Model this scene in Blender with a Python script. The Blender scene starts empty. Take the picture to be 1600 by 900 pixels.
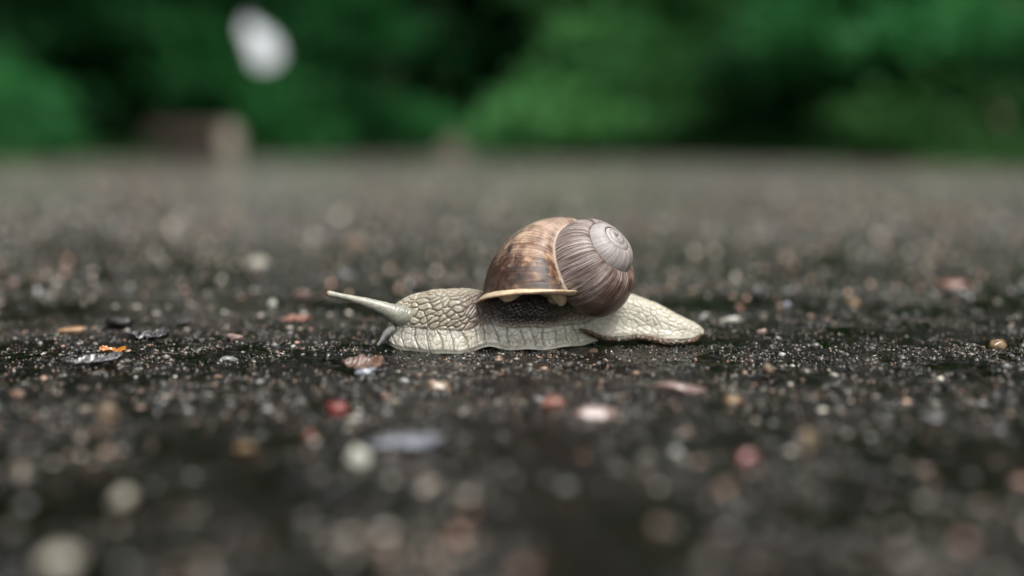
import bpy, bmesh, math, random
import numpy as np
from mathutils import Vector

# ------------------------------------------------------------------ camera, sky, sun, exposure
scn = bpy.context.scene
COL = scn.collection
random.seed(7)
RNG = np.random.default_rng(7)

cam_d = bpy.data.cameras.new("camera")
cam = bpy.data.objects.new("camera", cam_d)
COL.objects.link(cam)
cam.location = (0.0, -0.2352, 0.0465)
cam.rotation_euler = (math.radians(90 - 7.87), 0, 0)
cam_d.sensor_width = 36.0
cam_d.lens = 35.0
cam_d.clip_start = 0.005
cam_d.clip_end = 2000
cam_d.dof.use_dof = True
cam_d.dof.focus_distance = 0.2310
cam_d.dof.aperture_fstop = 3.7
cam_d.dof.aperture_blades = 0
scn.camera = cam

SUN_EL, SUN_AZ = math.radians(64), math.radians(150)
world = bpy.data.worlds.new("World")
scn.world = world
world.use_nodes = True
nt = world.node_tree
nt.nodes.clear()
wo = nt.nodes.new("ShaderNodeOutputWorld")
bg = nt.nodes.new("ShaderNodeBackground")
sky = nt.nodes.new("ShaderNodeTexSky")
sky.sky_type = 'NISHITA'
sky.sun_disc = False
sky.sun_elevation = SUN_EL
sky.sun_rotation = SUN_AZ
sky.air_density = 1.0
sky.dust_density = 4.0
sky.ozone_density = 1.0
hsv = nt.nodes.new("ShaderNodeHueSaturation")
hsv.inputs['Saturation'].default_value = 0.18      # an overcast sky: nearly grey
nt.links.new(sky.outputs[0], hsv.inputs['Color'])
nt.links.new(hsv.outputs[0], bg.inputs[0])
bg.inputs[1].default_value = 0.15
nt.links.new(bg.outputs[0], wo.inputs[0])

sd = bpy.data.lights.new("sun", 'SUN')
sd.energy = 1.5
sd.angle = math.radians(25)
sd.color = (1.0, 0.97, 0.93)
sun = bpy.data.objects.new("sun", sd)
COL.objects.link(sun)
# sky sun_rotation is measured from +Y towards +X
sdir = Vector((math.sin(SUN_AZ) * math.cos(SUN_EL), math.cos(SUN_AZ) * math.cos(SUN_EL), math.sin(SUN_EL)))
sun.rotation_euler = (-sdir).to_track_quat('-Z', 'Y').to_euler()

scn.view_settings.view_transform = 'Standard'
scn.view_settings.look = 'None'
scn.view_settings.exposure = 1.1
scn.view_settings.gamma = 1.0
scn.view_settings.use_curve_mapping = False
scn.render.engine = 'CYCLES'
scn.cycles.use_denoising = True
scn.cycles.max_bounces = 6
scn.cycles.transparent_max_bounces = 4
scn.cycles.sample_clamp_indirect = 4.0

# ------------------------------------------------------------------ helpers
def tag(o, label=None, cat=None, group=None, kind=None):
    if label: o["label"] = label
    if cat: o["category"] = cat
    if group: o["group"] = group
    if kind: o["kind"] = kind
    return o

def mesh(name, V, Fc, smooth=True):
    """V (n,3) float array, Fc (m,3) or (m,4) int array -> mesh data."""
    V = np.asarray(V, np.float32); Fc = np.asarray(Fc, np.int32)
    k = Fc.shape[1]
    me = bpy.data.meshes.new(name)
    me.vertices.add(len(V)); me.vertices.foreach_set("co", V.ravel())
    me.loops.add(Fc.size); me.loops.foreach_set("vertex_index", Fc.ravel())
    me.polygons.add(len(Fc))
    me.polygons.foreach_set("loop_start", np.arange(0, Fc.size, k, dtype=np.int32))
    me.polygons.foreach_set("loop_total", np.full(len(Fc), k, np.int32))
    me.polygons.foreach_set("use_smooth", np.full(len(Fc), smooth, bool))
    me.update(calc_edges=True)
    me.validate()
    return me

def attr(me, name, data, typ='FLOAT'):
    a = me.attributes.new(name, typ, 'POINT')
    d = np.asarray(data, np.float32)
    if typ == 'FLOAT': a.data.foreach_set("value", d.ravel())
    elif typ == 'FLOAT_VECTOR': a.data.foreach_set("vector", d.ravel())
    else:
        if d.shape[1] == 3: d = np.concatenate([d, np.ones((len(d), 1), np.float32)], 1)
        a.data.foreach_set("color", d.ravel())

def obj(name, me, mats=None, parent=None, loc=(0, 0, 0)):
    o = bpy.data.objects.new(name, me)
    COL.objects.link(o)
    o.location = loc
    if parent: o.parent = parent
    if mats is not None and me is not None and len(me.materials) == 0:
        for m in (mats if isinstance(mats, (list, tuple)) else [mats]):
            me.materials.append(m)
    return o

def gridfaces(nu, nv, wrap=False):
    i = np.arange(nu - 1)[:, None]; j = np.arange(nv if wrap else nv - 1)[None]
    j2 = (j + 1) % nv
    a = i * nv + j; b = i * nv + j2; c = (i + 1) * nv + j2; d = (i + 1) * nv + j
    return np.stack([a + 0 * b, b + 0 * a, c, d], -1).reshape(-1, 4)

def hsh(ix, iy, seed):
    ix = ix.astype(np.int64); iy = iy.astype(np.int64)
    h = (ix * 374761393 + iy * 668265263 + seed * 974634777) & 0xFFFFFFFF
    h = ((h ^ (h >> 13)) * 1274126177) & 0xFFFFFFFF
    h = ((h ^ (h >> 16)) * 2246822519) & 0xFFFFFFFF
    h = h ^ (h >> 15)
    return (h & 0xFFFFFF) / float(0x1000000)

def noise(x, y, seed=0):
    """gradient noise, about -0.7..0.7"""
    x0 = np.floor(x); y0 = np.floor(y); fx = x - x0; fy = y - y0
    u = fx * fx * fx * (fx * (fx * 6 - 15) + 10); v = fy * fy * fy * (fy * (fy * 6 - 15) + 10)
    def g(ix, iy, dx, dy):
        a = hsh(ix, iy, seed) * 2 * np.pi
        return np.cos(a) * dx + np.sin(a) * dy
    n00 = g(x0, y0, fx, fy); n10 = g(x0 + 1, y0, fx - 1, fy)
    n01 = g(x0, y0 + 1, fx, fy - 1); n11 = g(x0 + 1, y0 + 1, fx - 1, fy - 1)
    return (n00 * (1 - u) + n10 * u) * (1 - v) + (n01 * (1 - u) + n11 * u) * v

def voronoi(x, y, seed=0, jit=0.8):
    x0 = np.floor(x); y0 = np.floor(y)
    f1 = np.full(x.shape, 9.0); f2 = np.full(x.shape, 9.0); cid = np.zeros(x.shape)
    for dx in (-1, 0, 1):
        for dy in (-1, 0, 1):
            cx = x0 + dx; cy = y0 + dy
            px = cx + .5 + jit * (hsh(cx, cy, seed) - .5); py = cy + .5 + jit * (hsh(cx, cy, seed + 11) - .5)
            d = np.hypot(px - x, py - y)
            nid = hsh(cx, cy, seed + 23)
            m = d < f1
            f2 = np.where(m, f1, np.minimum(f2, d)); cid = np.where(m, nid, cid); f1 = np.where(m, d, f1)
    return f1, f2, cid

def sstep(a, b, x):
    t = np.clip((x - a) / (b - a), 0, 1)
    return t * t * (3 - 2 * t)

def smooth_interp(x, kx, ky, w):
    g = np.linspace(kx[0] - 5 * w, kx[-1] + 5 * w, 1500)
    v = np.interp(g, kx, ky)
    n = max(3, int(w / (g[1] - g[0])) | 1)
    ker = np.hanning(n + 2)[1:-1]; ker /= ker.sum()
    v = np.convolve(np.pad(v, n // 2, mode='edge'), ker, 'valid')
    return np.interp(x, g, v)

# ------------------------------------------------------------------ node material helper
class Mat:
    def __init__(self, name):
        self.m = bpy.data.materials.new(name); self.m.use_nodes = True
        self.t = self.m.node_tree; self.n = self.t.nodes
        self.b = self.n["Principled BSDF"]; self.out = self.n["Material Output"]
    def node(self, typ, **kw):
        n = self.n.new("ShaderNode" + typ)
        for k, v in kw.items():
            if k.startswith("i_"):
                key = k[2:]
                n.inputs[int(key) if key.isdigit() else key.replace("_", " ")].default_value = v
            else: setattr(n, k, v)
        return n
    def link(self, a, b): self.t.links.new(a, b)
    def attr(self, name): return self.node("Attribute", attribute_name=name)
    def coord(self, which="Object"): return self.node("TexCoord").outputs[which]
    def mapping(self, src, scale=(1, 1, 1), loc=(0, 0, 0)):
        m = self.node("Mapping"); m.inputs['Scale'].default_value = scale; m.inputs['Location'].default_value = loc
        self.link(src, m.inputs[0]); return m.outputs[0]
    def noise(self, src, scale, detail=3, rough=.55, dist=0):
        n = self.node("TexNoise"); n.inputs['Scale'].default_value = scale; n.inputs['Detail'].default_value = detail
        n.inputs['Roughness'].default_value = rough; n.inputs['Distortion'].default_value = dist
        self.link(src, n.inputs['Vector']); return n.outputs['Fac']
    def voro(self, src, scale, feature='F1'):
        n = self.node("TexVoronoi", feature=feature); n.inputs['Scale'].default_value = scale
        self.link(src, n.inputs['Vector']); return n
    def ramp(self, src, stops, interp='LINEAR'):
        n = self.node("ValToRGB"); cr = n.color_ramp; cr.interpolation = interp
        while len(cr.elements) < len(stops): cr.elements.new(.5)
        for e, (p, c) in zip(cr.elements, stops):
            e.position = p; e.color = (c, c, c, 1) if isinstance(c, (int, float)) else (*c, 1)
        self.link(src, n.inputs[0]); return n.outputs[0]
    def mix(self, fac, a, b, blend='MIX'):
        n = self.node("Mix", data_type='RGBA', blend_type=blend)
        for sock, v in ((n.inputs[0], fac), (n.inputs[6], a), (n.inputs[7], b)):
            if hasattr(v, "links") or isinstance(v, bpy.types.NodeSocket): self.link(v, sock)
            elif isinstance(v, (int, float)): sock.default_value = v if sock.type == 'VALUE' else (v, v, v, 1)
            else: sock.default_value = (*v, 1)
        return n.outputs[2]
    def math(self, op, a, b=0.0, clamp=False):
        n = self.node("Math", operation=op, use_clamp=clamp)
        for sock, v in ((n.inputs[0], a), (n.inputs[1], b)):
            if isinstance(v, bpy.types.NodeSocket): self.link(v, sock)
            else: sock.default_value = v
        return n.outputs[0]
    def bump(self, h, strength, dist, normal=None):
        n = self.node("Bump"); n.inputs['Strength'].default_value = strength; n.inputs['Distance'].default_value = dist
        self.link(h, n.inputs['Height'])
        if normal is not None: self.link(normal, n.inputs['Normal'])
        return n.outputs[0]
    def set(self, **kw):
        for k, v in kw.items():
            s = self.b.inputs[k.replace("_", " ")]
            if isinstance(v, bpy.types.NodeSocket): self.link(v, s)
            elif isinstance(v, tuple) and len(v) == 3 and s.type == 'RGBA': s.default_value = (*v, 1)
            else: s.default_value = v
        return self.m

MM = 0.001

# ------------------------------------------------------------------ materials: ground
def mat_asphalt():
    M = Mat("wet_asphalt")
    co = M.coord("Object")
    big = M.noise(co, 14, 3); mid = M.noise(co, 120, 4); fine = M.noise(co, 900, 4, .65)
    v1 = M.voro(co, 420); v2 = M.voro(co, 1300); film = M.ramp(M.noise(co, 85, 4, .65), [(.34, 0.0), (.52, 1.0)])
    # sand and stone chips bound in dark bitumen
    chip = M.ramp(v1.outputs['Color'], [(0, (.012, .011, .007)), (.45, (.022, .020, .013)), (.62, (.05, .047, .04)), (.8, (.13, .115, .095)), (.93, (.20, .15, .125)), (1, (.26, .25, .23))])
    sand = M.ramp(v2.outputs['Color'], [(0, (.010, .010, .006)), (.5, (.02, .019, .012)), (.75, (.06, .056, .045)), (1, (.19, .18, .155))])
    c = M.mix(M.ramp(mid, [(.42, 0.0), (.6, 1.0)]), sand, chip)
    c = M.mix(M.ramp(big, [(.38, .55), (.62, 0.0)]), c, (.016, .015, .009))
    c = M.mix(1.0, c, (.10, .074, .042), 'MULTIPLY')
    sy = M.node("SeparateXYZ"); M.link(co, sy.inputs[0])
    far_pale = M.ramp(M.math('ADD', M.math('MULTIPLY', sy.outputs[1], .8), M.math('MULTIPLY', M.math('SUBTRACT', M.noise(co, 9, 5, .65), .5), 1.1)), [(.05, 0.0), (.85, 1.0)])  # paler colour with distance along the path, broken by noise
    pale_c = M.mix(M.ramp(M.noise(co, 1.6, 4), [(.4, 0.0), (.65, 1.0)]), (.17, .162, .148), (.165, .138, .112))
    pale_c = M.mix(.45, pale_c, M.mix(1.0, pale_c, M.ramp(M.voro(co, 160).outputs['Color'], [(0, .15), (1, 1.9)]), 'MULTIPLY'))
    c = M.mix(far_pale, c, pale_c)
    h = M.math('ADD', M.math('MULTIPLY', fine, 1.0), M.math('MULTIPLY', v2.outputs['Distance'], -.9))
    h2 = M.math('MULTIPLY', v1.outputs['Distance'], -1.0)
    # where water fills the texture it lies smooth, elsewhere grains stand out
    nrm = M.node("Bump"); nrm.inputs['Distance'].default_value = .0005; M.link(h, nrm.inputs['Height']); M.link(M.ramp(film, [(0, .04), (1, .30)]), nrm.inputs['Strength'])
    nrm2 = M.node("Bump"); nrm2.inputs['Distance'].default_value = .0011; M.link(h2, nrm2.inputs['Height']); M.link(nrm.outputs[0], nrm2.inputs['Normal']); M.link(M.ramp(film, [(0, .06), (1, .28)]), nrm2.inputs['Strength'])
    nrm = nrm2.outputs[0]
    nrm3 = M.node('Bump'); nrm3.inputs['Distance'].default_value = .00022; M.link(M.noise(co, 2600, 3, .7), nrm3.inputs['Height']); M.link(nrm, nrm3.inputs['Normal']); M.link(M.ramp(film, [(.2, .0), (1, .55)]), nrm3.inputs['Strength']); nrm = nrm3.outputs[0]
    rough = M.ramp(M.noise(co, 260, 3), [(.35, .03), (.65, .14)])
    return M.set(Base_Color=c, Roughness=rough, Normal=nrm, IOR=1.33)

PAL = np.array([1.04, 1.0, .93]) * np.array([(.20, .19, .17), (.13, .13, .125), (.25, .23, .20), (.09, .088, .08), (.30, .28, .25), (.23, .16, .12),
                (.28, .20, .15), (.17, .15, .12), (.06, .058, .05), (.36, .35, .31), (.26, .155, .12), (.045, .043, .036),
                (.15, .16, .165), (.2, .21, .215), (.035, .033, .026), (.10, .095, .08)])
def mat_stone(kind):
    M = Mat("aggregate_" + kind)
    co = M.coord("Object")
    if kind == "single":
        r = M.node("ObjectInfo").outputs['Random']
        sh = [.30, .55, .22, .9, .2, .5, .25, .8, .35, .24, .6, .3, .95, .28, .4, .7]
        c = M.ramp(r, [(i / len(PAL), tuple(PAL[i] * sh[i])) for i in range(len(PAL))], 'CONSTANT')
    else:
        c = M.attr("tint").outputs['Color']
    g = M.noise(M.node("NewGeometry").outputs['Position'], 1500, 4, .65)
    c = M.mix(1.0, c, M.ramp(g, [(.3, .55), (.7, 1.25)]), 'MULTIPLY')
    n = M.bump(g, .35, .0003)
    return M.set(Base_Color=c, Roughness=.07, Normal=n, IOR=1.42, Coat_Weight=.2, Coat_Roughness=.02)

def mat_tint(name, base, var=.35, rough=.3, scale=900, coat=.4, sss=0.0, bump=.0003):
    M = Mat(name)
    g = M.noise(M.node("NewGeometry").outputs['Position'], scale, 4, .6)
    c = M.mix(1.0, base, M.ramp(g, [(.3, 1 - var), (.7, 1 + var)]), 'MULTIPLY')
    M.set(Base_Color=c, Roughness=rough, Normal=M.bump(g, .5, bump), Coat_Weight=coat, Coat_Roughness=.15)
    if sss: M.set(Subsurface_Weight=sss, Subsurface_Radius=(.002, .001, .0006), Subsurface_Scale=1.0)
    return M.m

# ------------------------------------------------------------------ ground
def ground_h(x, y):
    """height of the asphalt in metres at x, y (metres)"""
    X, Y = x * 1000, y * 1000
    h = .9 * noise(X / 70, Y / 70, 1) + 1.2 * noise(X / 19 + 3, Y / 19, 2) + .9 * noise(X / 6.3, Y / 6.3, 3)
    h = h + .28 * noise(X / 2.4, Y / 2.4, 4)
    # the snail's track is a flatter spot
    f = np.exp(-(((X - 6) / 46) ** 2 + ((Y - 2) / 17) ** 2) ** 2)
    return (h * (1 - .55 * f) - .35) * MM

def axis_pts(lo, hi, f0, f1, step, g0, g1):
    mid = np.arange(f0, f1, step)
    up = [f1]; d = step
    while up[-1] < hi: d *= g1; up.append(up[-1] + d)
    dn = [f0]; d = step
    while dn[-1] > lo: d *= g0; dn.append(dn[-1] - d)
    return np.concatenate([np.array(dn[::-1])[:-1], mid, np.array(up)])

def build_ground():
    soil = mat_tint("forest_soil", (.035, .028, .018), .5, .85, 40, 0.0, bump=.01)
    g = mesh("ground", [(-400, -400, -.03), (400, -400, -.03), (400, 400, -.03), (-400, 400, -.03)], [(0, 1, 2, 3)])
    tag(obj("ground", g, soil), "dark bare soil reaching away under the woodland", "ground", kind="structure")
    xs = axis_pts(-5, 5, -.13, .13, .00055, 1.06, 1.06)
    ys = axis_pts(-1.5, 12.5, -.075, .035, .00042, 1.035, 1.025)
    Y, X = np.meshgrid(ys, xs, indexing='ij')
    h = ground_h(X, Y)
    near = np.exp(-((np.maximum(np.abs(X) - .15, 0) / .3) ** 2 + (np.maximum(np.abs(Y) - .12, 0) / .3) ** 2))
    fine = (.11 * noise(X * 1000 / 1.0, Y * 1000 / 1.0, 5) + .03 * noise(X * 1900, Y * 1900, 6)) * MM
    h = h + fine * near
    V = np.stack([X, Y, h], -1).reshape(-1, 3)
    me = mesh("asphalt_path", V, gridfaces(len(ys), len(xs)))
    path = obj("asphalt_path", me, mat_asphalt())
    tag(path, "wet dark gritty asphalt path under the snail", "path", kind="structure")
    return path

def stone_variants(sub, n, seed):
    out = []
    rng = np.random.default_rng(seed)
    for k in range(n):
        bm = bmesh.new(); bmesh.ops.create_icosphere(bm, subdivisions=sub, radius=1)
        V = np.array([v.co[:] for v in bm.verts]); Fc = np.array([[v.index for v in f.verts] for f in bm.faces]); bm.free()
        # chop by a few random planes for an angular pebble
        for _ in range(9):
            d = rng.normal(size=3); d /= np.linalg.norm(d); lim = rng.uniform(.55, .9)
            ex = np.maximum(V @ d - lim, 0); V = V - ex[:, None] * d * .85
        V = V + rng.normal(size=V.shape) * .035
        V = V * np.array([1, rng.uniform(.65, 1), rng.uniform(.5, .8)])
        out.append((V, Fc))
    return out

def in_snail(x, y, m=0.0):
    X, Y = x * 1000, y * 1000
    lo = np.interp(X, [-32, -18, -8, 8, 18, 25, 47], [-4, -9, -7, -6, 0, 3, 3]); hi = lo + np.interp(X, [-32, -18, 20, 47], [8, 17, 16, 6])
    return (X > -33 - m) & (X < 48 + m) & (Y > lo - m) & (Y < hi + m)

def build_stones(path):
    variants = stone_variants(2, 8, 3)
    ms = mat_stone("single")
    vm = [mesh("aggregate_stone", V, Fc) for V, Fc in variants]
    for m in vm: m.materials.append(ms)
    rng = np.random.default_rng(21)
    k = 0
    while k < 300:
        y = -.135 + .50 * rng.random() ** 1.35
        x = (rng.random() * 2 - 1) * (.62 * (y + .25) + .015)
        if in_snail(x, y, 2.5): continue
        s = (1.0 + 1.5 * rng.random() ** 2.2) * MM * (1 + 1.2 * max(0, y) / .4)
        o = bpy.data.objects.new("aggregate_stone", vm[k % 8])
        COL.objects.link(o); o.parent = path
        o.location = (x, y, float(ground_h(np.array([x]), np.array([y]))[0]) - s * rng.uniform(-.1, .35))
        o.rotation_euler = (rng.uniform(-.5, .5), rng.uniform(-.5, .5), rng.uniform(0, 6.3))
        o.scale = (s * rng.uniform(.9, 1.35), s, s * rng.uniform(.7, 1.1))
        k += 1
    # the countless smaller grains, one mesh
    sv = []
    for _ in range(8):
        o8 = np.array([(1, 0, 0), (-1, 0, 0), (0, 1, 0), (0, -1, 0), (0, 0, 1), (0, 0, -1)], float) * rng.uniform(.7, 1.3, (6, 1)) + rng.normal(size=(6, 3)) * .15
        sv.append((o8, np.array([(0, 2, 4), (2, 1, 4), (1, 3, 4), (3, 0, 4), (2, 0, 5), (1, 2, 5), (3, 1, 5), (0, 3, 5)])))
    lv = stone_variants(1, 10, 9)
    mv = stone_variants(2, 6, 10)
    VV, FF, TT = [], [], []; off = 0
    def batch(n, var, xf, yf, smin, smax, pw, sink, wet=1.0, patch=0.0, lim=-1.0):
        nonlocal off
        y = yf(rng.random(n)); x = xf(rng.random(n) * 2 - 1, y)
        if patch:                                   # grit gathers in patches between bare wet film
            kp = noise(x / patch, y / patch, 55) + .5 * noise(x / patch * 2.7, y / patch * 2.7, 56) > lim
            x, y = x[kp], y[kp]; n = len(x)
        s = (smin + (smax - smin) * rng.random(n) ** pw) * MM
        keep = ~in_snail(x, y, 0) | (s < .0004)
        x, y, s = x[keep], y[keep], s[keep]; n = len(x)
        # patches with more and with less grit
        z = ground_h(x, y) - s * rng.uniform(sink, sink + .5, n)
        a = rng.uniform(0, 2 * np.pi, n); ca, sa = np.cos(a), np.sin(a)
        ti = PAL[rng.integers(0, len(PAL), n)] * (.05 + .12 * rng.random((n, 1)) + 1.25 * np.maximum(rng.random((n, 1)) - .72, 0) / .28) * wet
        w = rng.integers(0, len(var), n)
        for q, (V, Fc) in enumerate(var):
            i = np.where(w == q)[0]
            if len(i) == 0: continue
            P = V[None] * s[i][:, None, None]
            Px = P[..., 0] * ca[i][:, None] - P[..., 1] * sa[i][:, None]; Py = P[..., 0] * sa[i][:, None] + P[..., 1] * ca[i][:, None]
            Q = np.stack([Px + x[i][:, None], Py + y[i][:, None], P[..., 2] + z[i][:, None]], -1)
            VV.append(Q.reshape(-1, 3)); FF.append((Fc[None] + off + (np.arange(len(i)) * len(V))[:, None, None]).reshape(-1, 3))
            TT.append(np.repeat(ti[i], len(V), 0)); off += len(i) * len(V)
    wide = lambda r, y: r * (.62 * (y + .25) + .02)
    batch(42000, sv, wide, lambda r: -.075 + .12 * r, .12, .38, 1.5, -.4, 1.1, .013, -.06)    # fine sand
    batch(14000, lv, wide, lambda r: -.11 + .16 * r, .16, .55, 1.5, -.1, .9, .02, -.02)         # sand in the sharp strip
    batch(20000, lv, wide, lambda r: -.145 + .32 * r ** 1.15, .40, 1.5, 1.9, .0, 1.15, .028, .06)           # coarse grains
    batch(5000, lv, wide, lambda r: -.148 + .12 * r, .6, 1.9, 1.6, .1, 1.1, .035, .06)
    batch(5000, lv, wide, lambda r: -.03 + .14 * r, .5, 1.5, 1.5, .05, 1.3, .03, -.1)
    batch(13000, sv, wide, lambda r: .08 + .5 * r, .6, 1.9, 1.6, .2, 1.75)               # beyond the snail
    batch(10000, sv, wide, lambda r: .3 + 1.8 * r ** 1.3, 1.3, 4.0, 1.6, .25, 1.9)
    me = mesh("grit", np.concatenate(VV), np.concatenate(FF))
    attr(me, "tint", np.concatenate(TT), 'FLOAT_COLOR')
    o = obj("grit", me, mat_stone("mass"), path)
    tag(o, kind="stuff")

# ------------------------------------------------------------------ snail
def spline_mat(x, K):
    n = len(K); h = np.diff(K); A = np.zeros((n, n)); B = np.zeros((n, n)); A[0, 0] = A[-1, -1] = 1
    for i in range(1, n - 1):
        A[i, i - 1] = h[i - 1]; A[i, i] = 2 * (h[i - 1] + h[i]); A[i, i + 1] = h[i]
        B[i, i - 1] = 6 / h[i - 1]; B[i, i] = -6 / h[i - 1] - 6 / h[i]; B[i, i + 1] = 6 / h[i]
    Mx = np.linalg.solve(A, B)
    i = np.clip(np.searchsorted(K, x) - 1, 0, n - 2); t = x - K[i]; hh = h[i]; R = np.zeros((len(x), n)); q = np.arange(len(x))
    a = (hh - t) / hh; b = t / hh
    R[q, i] += a; R[q, i + 1] += b
    return R + ((a ** 3 - a) * hh ** 2 / 6)[:, None] * Mx[i] + ((b ** 3 - b) * hh ** 2 / 6)[:, None] * Mx[i + 1]

# a conispiral: apex, axis and the growth of whorl radius, height and tube
SP = dict(O=np.array([24.711, -5.505, 27.467]), az=-.59854, el=.75265, psi=2.28956, tilt=.16365, asp=.25518)
SK = np.array([0, .25, .5, 1, 1.5, 2, 3, 5]) * 2 * np.pi
SL = np.array([[2.52973, 2.24577, 2.0355, 1.75565, 1.53878, 1.29789, .78727, -.27137],
               [3.3499, 3.0328, 2.75155, 2.41563, 2.05542, 1.74198, 1.23513, .1797],
               [2.49934, 2.32791, 2.17003, 1.88407, 1.66471, 1.39921, .83506, -.22702]])
def shell_pts(phi, al, dr=0.0):
    """phi: angle back from the mouth, al: angle round the tube (same shape), dr: offset of the tube radius in mm"""
    sh = phi.shape
    L = spline_mat(phi.ravel(), SK) @ SL.T
    rho, H, r = [np.exp(L[:, i]).reshape(sh) for i in range(3)]
    r = r + dr
    a = np.array([math.cos(SP['el']) * math.cos(SP['az']), math.cos(SP['el']) * math.sin(SP['az']), math.sin(SP['el'])])
    e1 = np.array([0, 0, 1.]) - a * a[2]; e1 /= np.linalg.norm(e1); e2 = np.cross(a, e1)
    sa = math.exp(SP['asp'] / 2)
    x = np.cos(al) / sa; y = np.sin(al) * sa
    ct, st = math.cos(SP['tilt']), math.sin(SP['tilt'])
    rr = rho + r * (x * ct - y * st); hh = -H + r * (x * st + y * ct)
    psi = SP['psi'] - phi
    er = np.cos(psi)[..., None] * e1 + np.sin(psi)[..., None] * e2
    return SP['O'] + rr[..., None] * er + hh[..., None] * a, r

def suture_alpha(phi, s0=None):
    """tube angle at which whorl phi touches the whorl before it, apex side"""
    al = np.linspace(0, np.pi, 200)
    L = spline_mat(phi, SK) @ SL.T; L2 = spline_mat(np.minimum(phi + 2 * np.pi, 10 * np.pi), SK) @ SL.T
    rho, H, r = np.exp(L).T; rho2, H2, r2 = np.exp(L2).T
    sa = math.exp(SP['asp'] / 2); ct, st = math.cos(SP['tilt']), math.sin(SP['tilt'])
    x = np.cos(al) / sa; y = np.sin(al) * sa
    re = r[:, None] + 0 * al
    if s0 is not None: re = re - .55 * re / 11 * np.exp(-(np.maximum(s0[:, None] - al, 0) / .2) ** 2)
    rr = rho[:, None] + re * (x * ct - y * st); hh = -H[:, None] + re * (x * st + y * ct)
    dx = rr - rho2[:, None]; dy = hh + H2[:, None]
    X = (dx * ct + dy * st) * sa / r2[:, None]; Y = (-dx * st + dy * ct) / sa / r2[:, None]
    f = X * X + Y * Y - 1
    i = np.argmax(f < 0, axis=1)
    return np.where((f < 0).any(1), al[i], 1.4)

LIPZ, LIPS = 15.0, -.30
def lip_phi(al):
    """where the tube is cut off by the plane of the mouth"""
    ph = np.linspace(0, 2.3, 240)
    P, _ = shell_pts(np.repeat(ph[:, None], len(al), 1), np.repeat(al[None], len(ph), 0))
    g = P[..., 2] - (LIPZ + LIPS * (P[..., 1] + 13))
    out = np.zeros(len(al))
    for j in range(len(al)):
        s = np.where((g[:-1, j] < 0) & (g[1:, j] >= 0))[0]
        out[j] = ph[s[0]] if len(s) else 0.0
    k = np.hanning(9); k /= k.sum()
    return np.convolve(np.pad(out, 4, mode='wrap'), k, 'valid')

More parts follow.
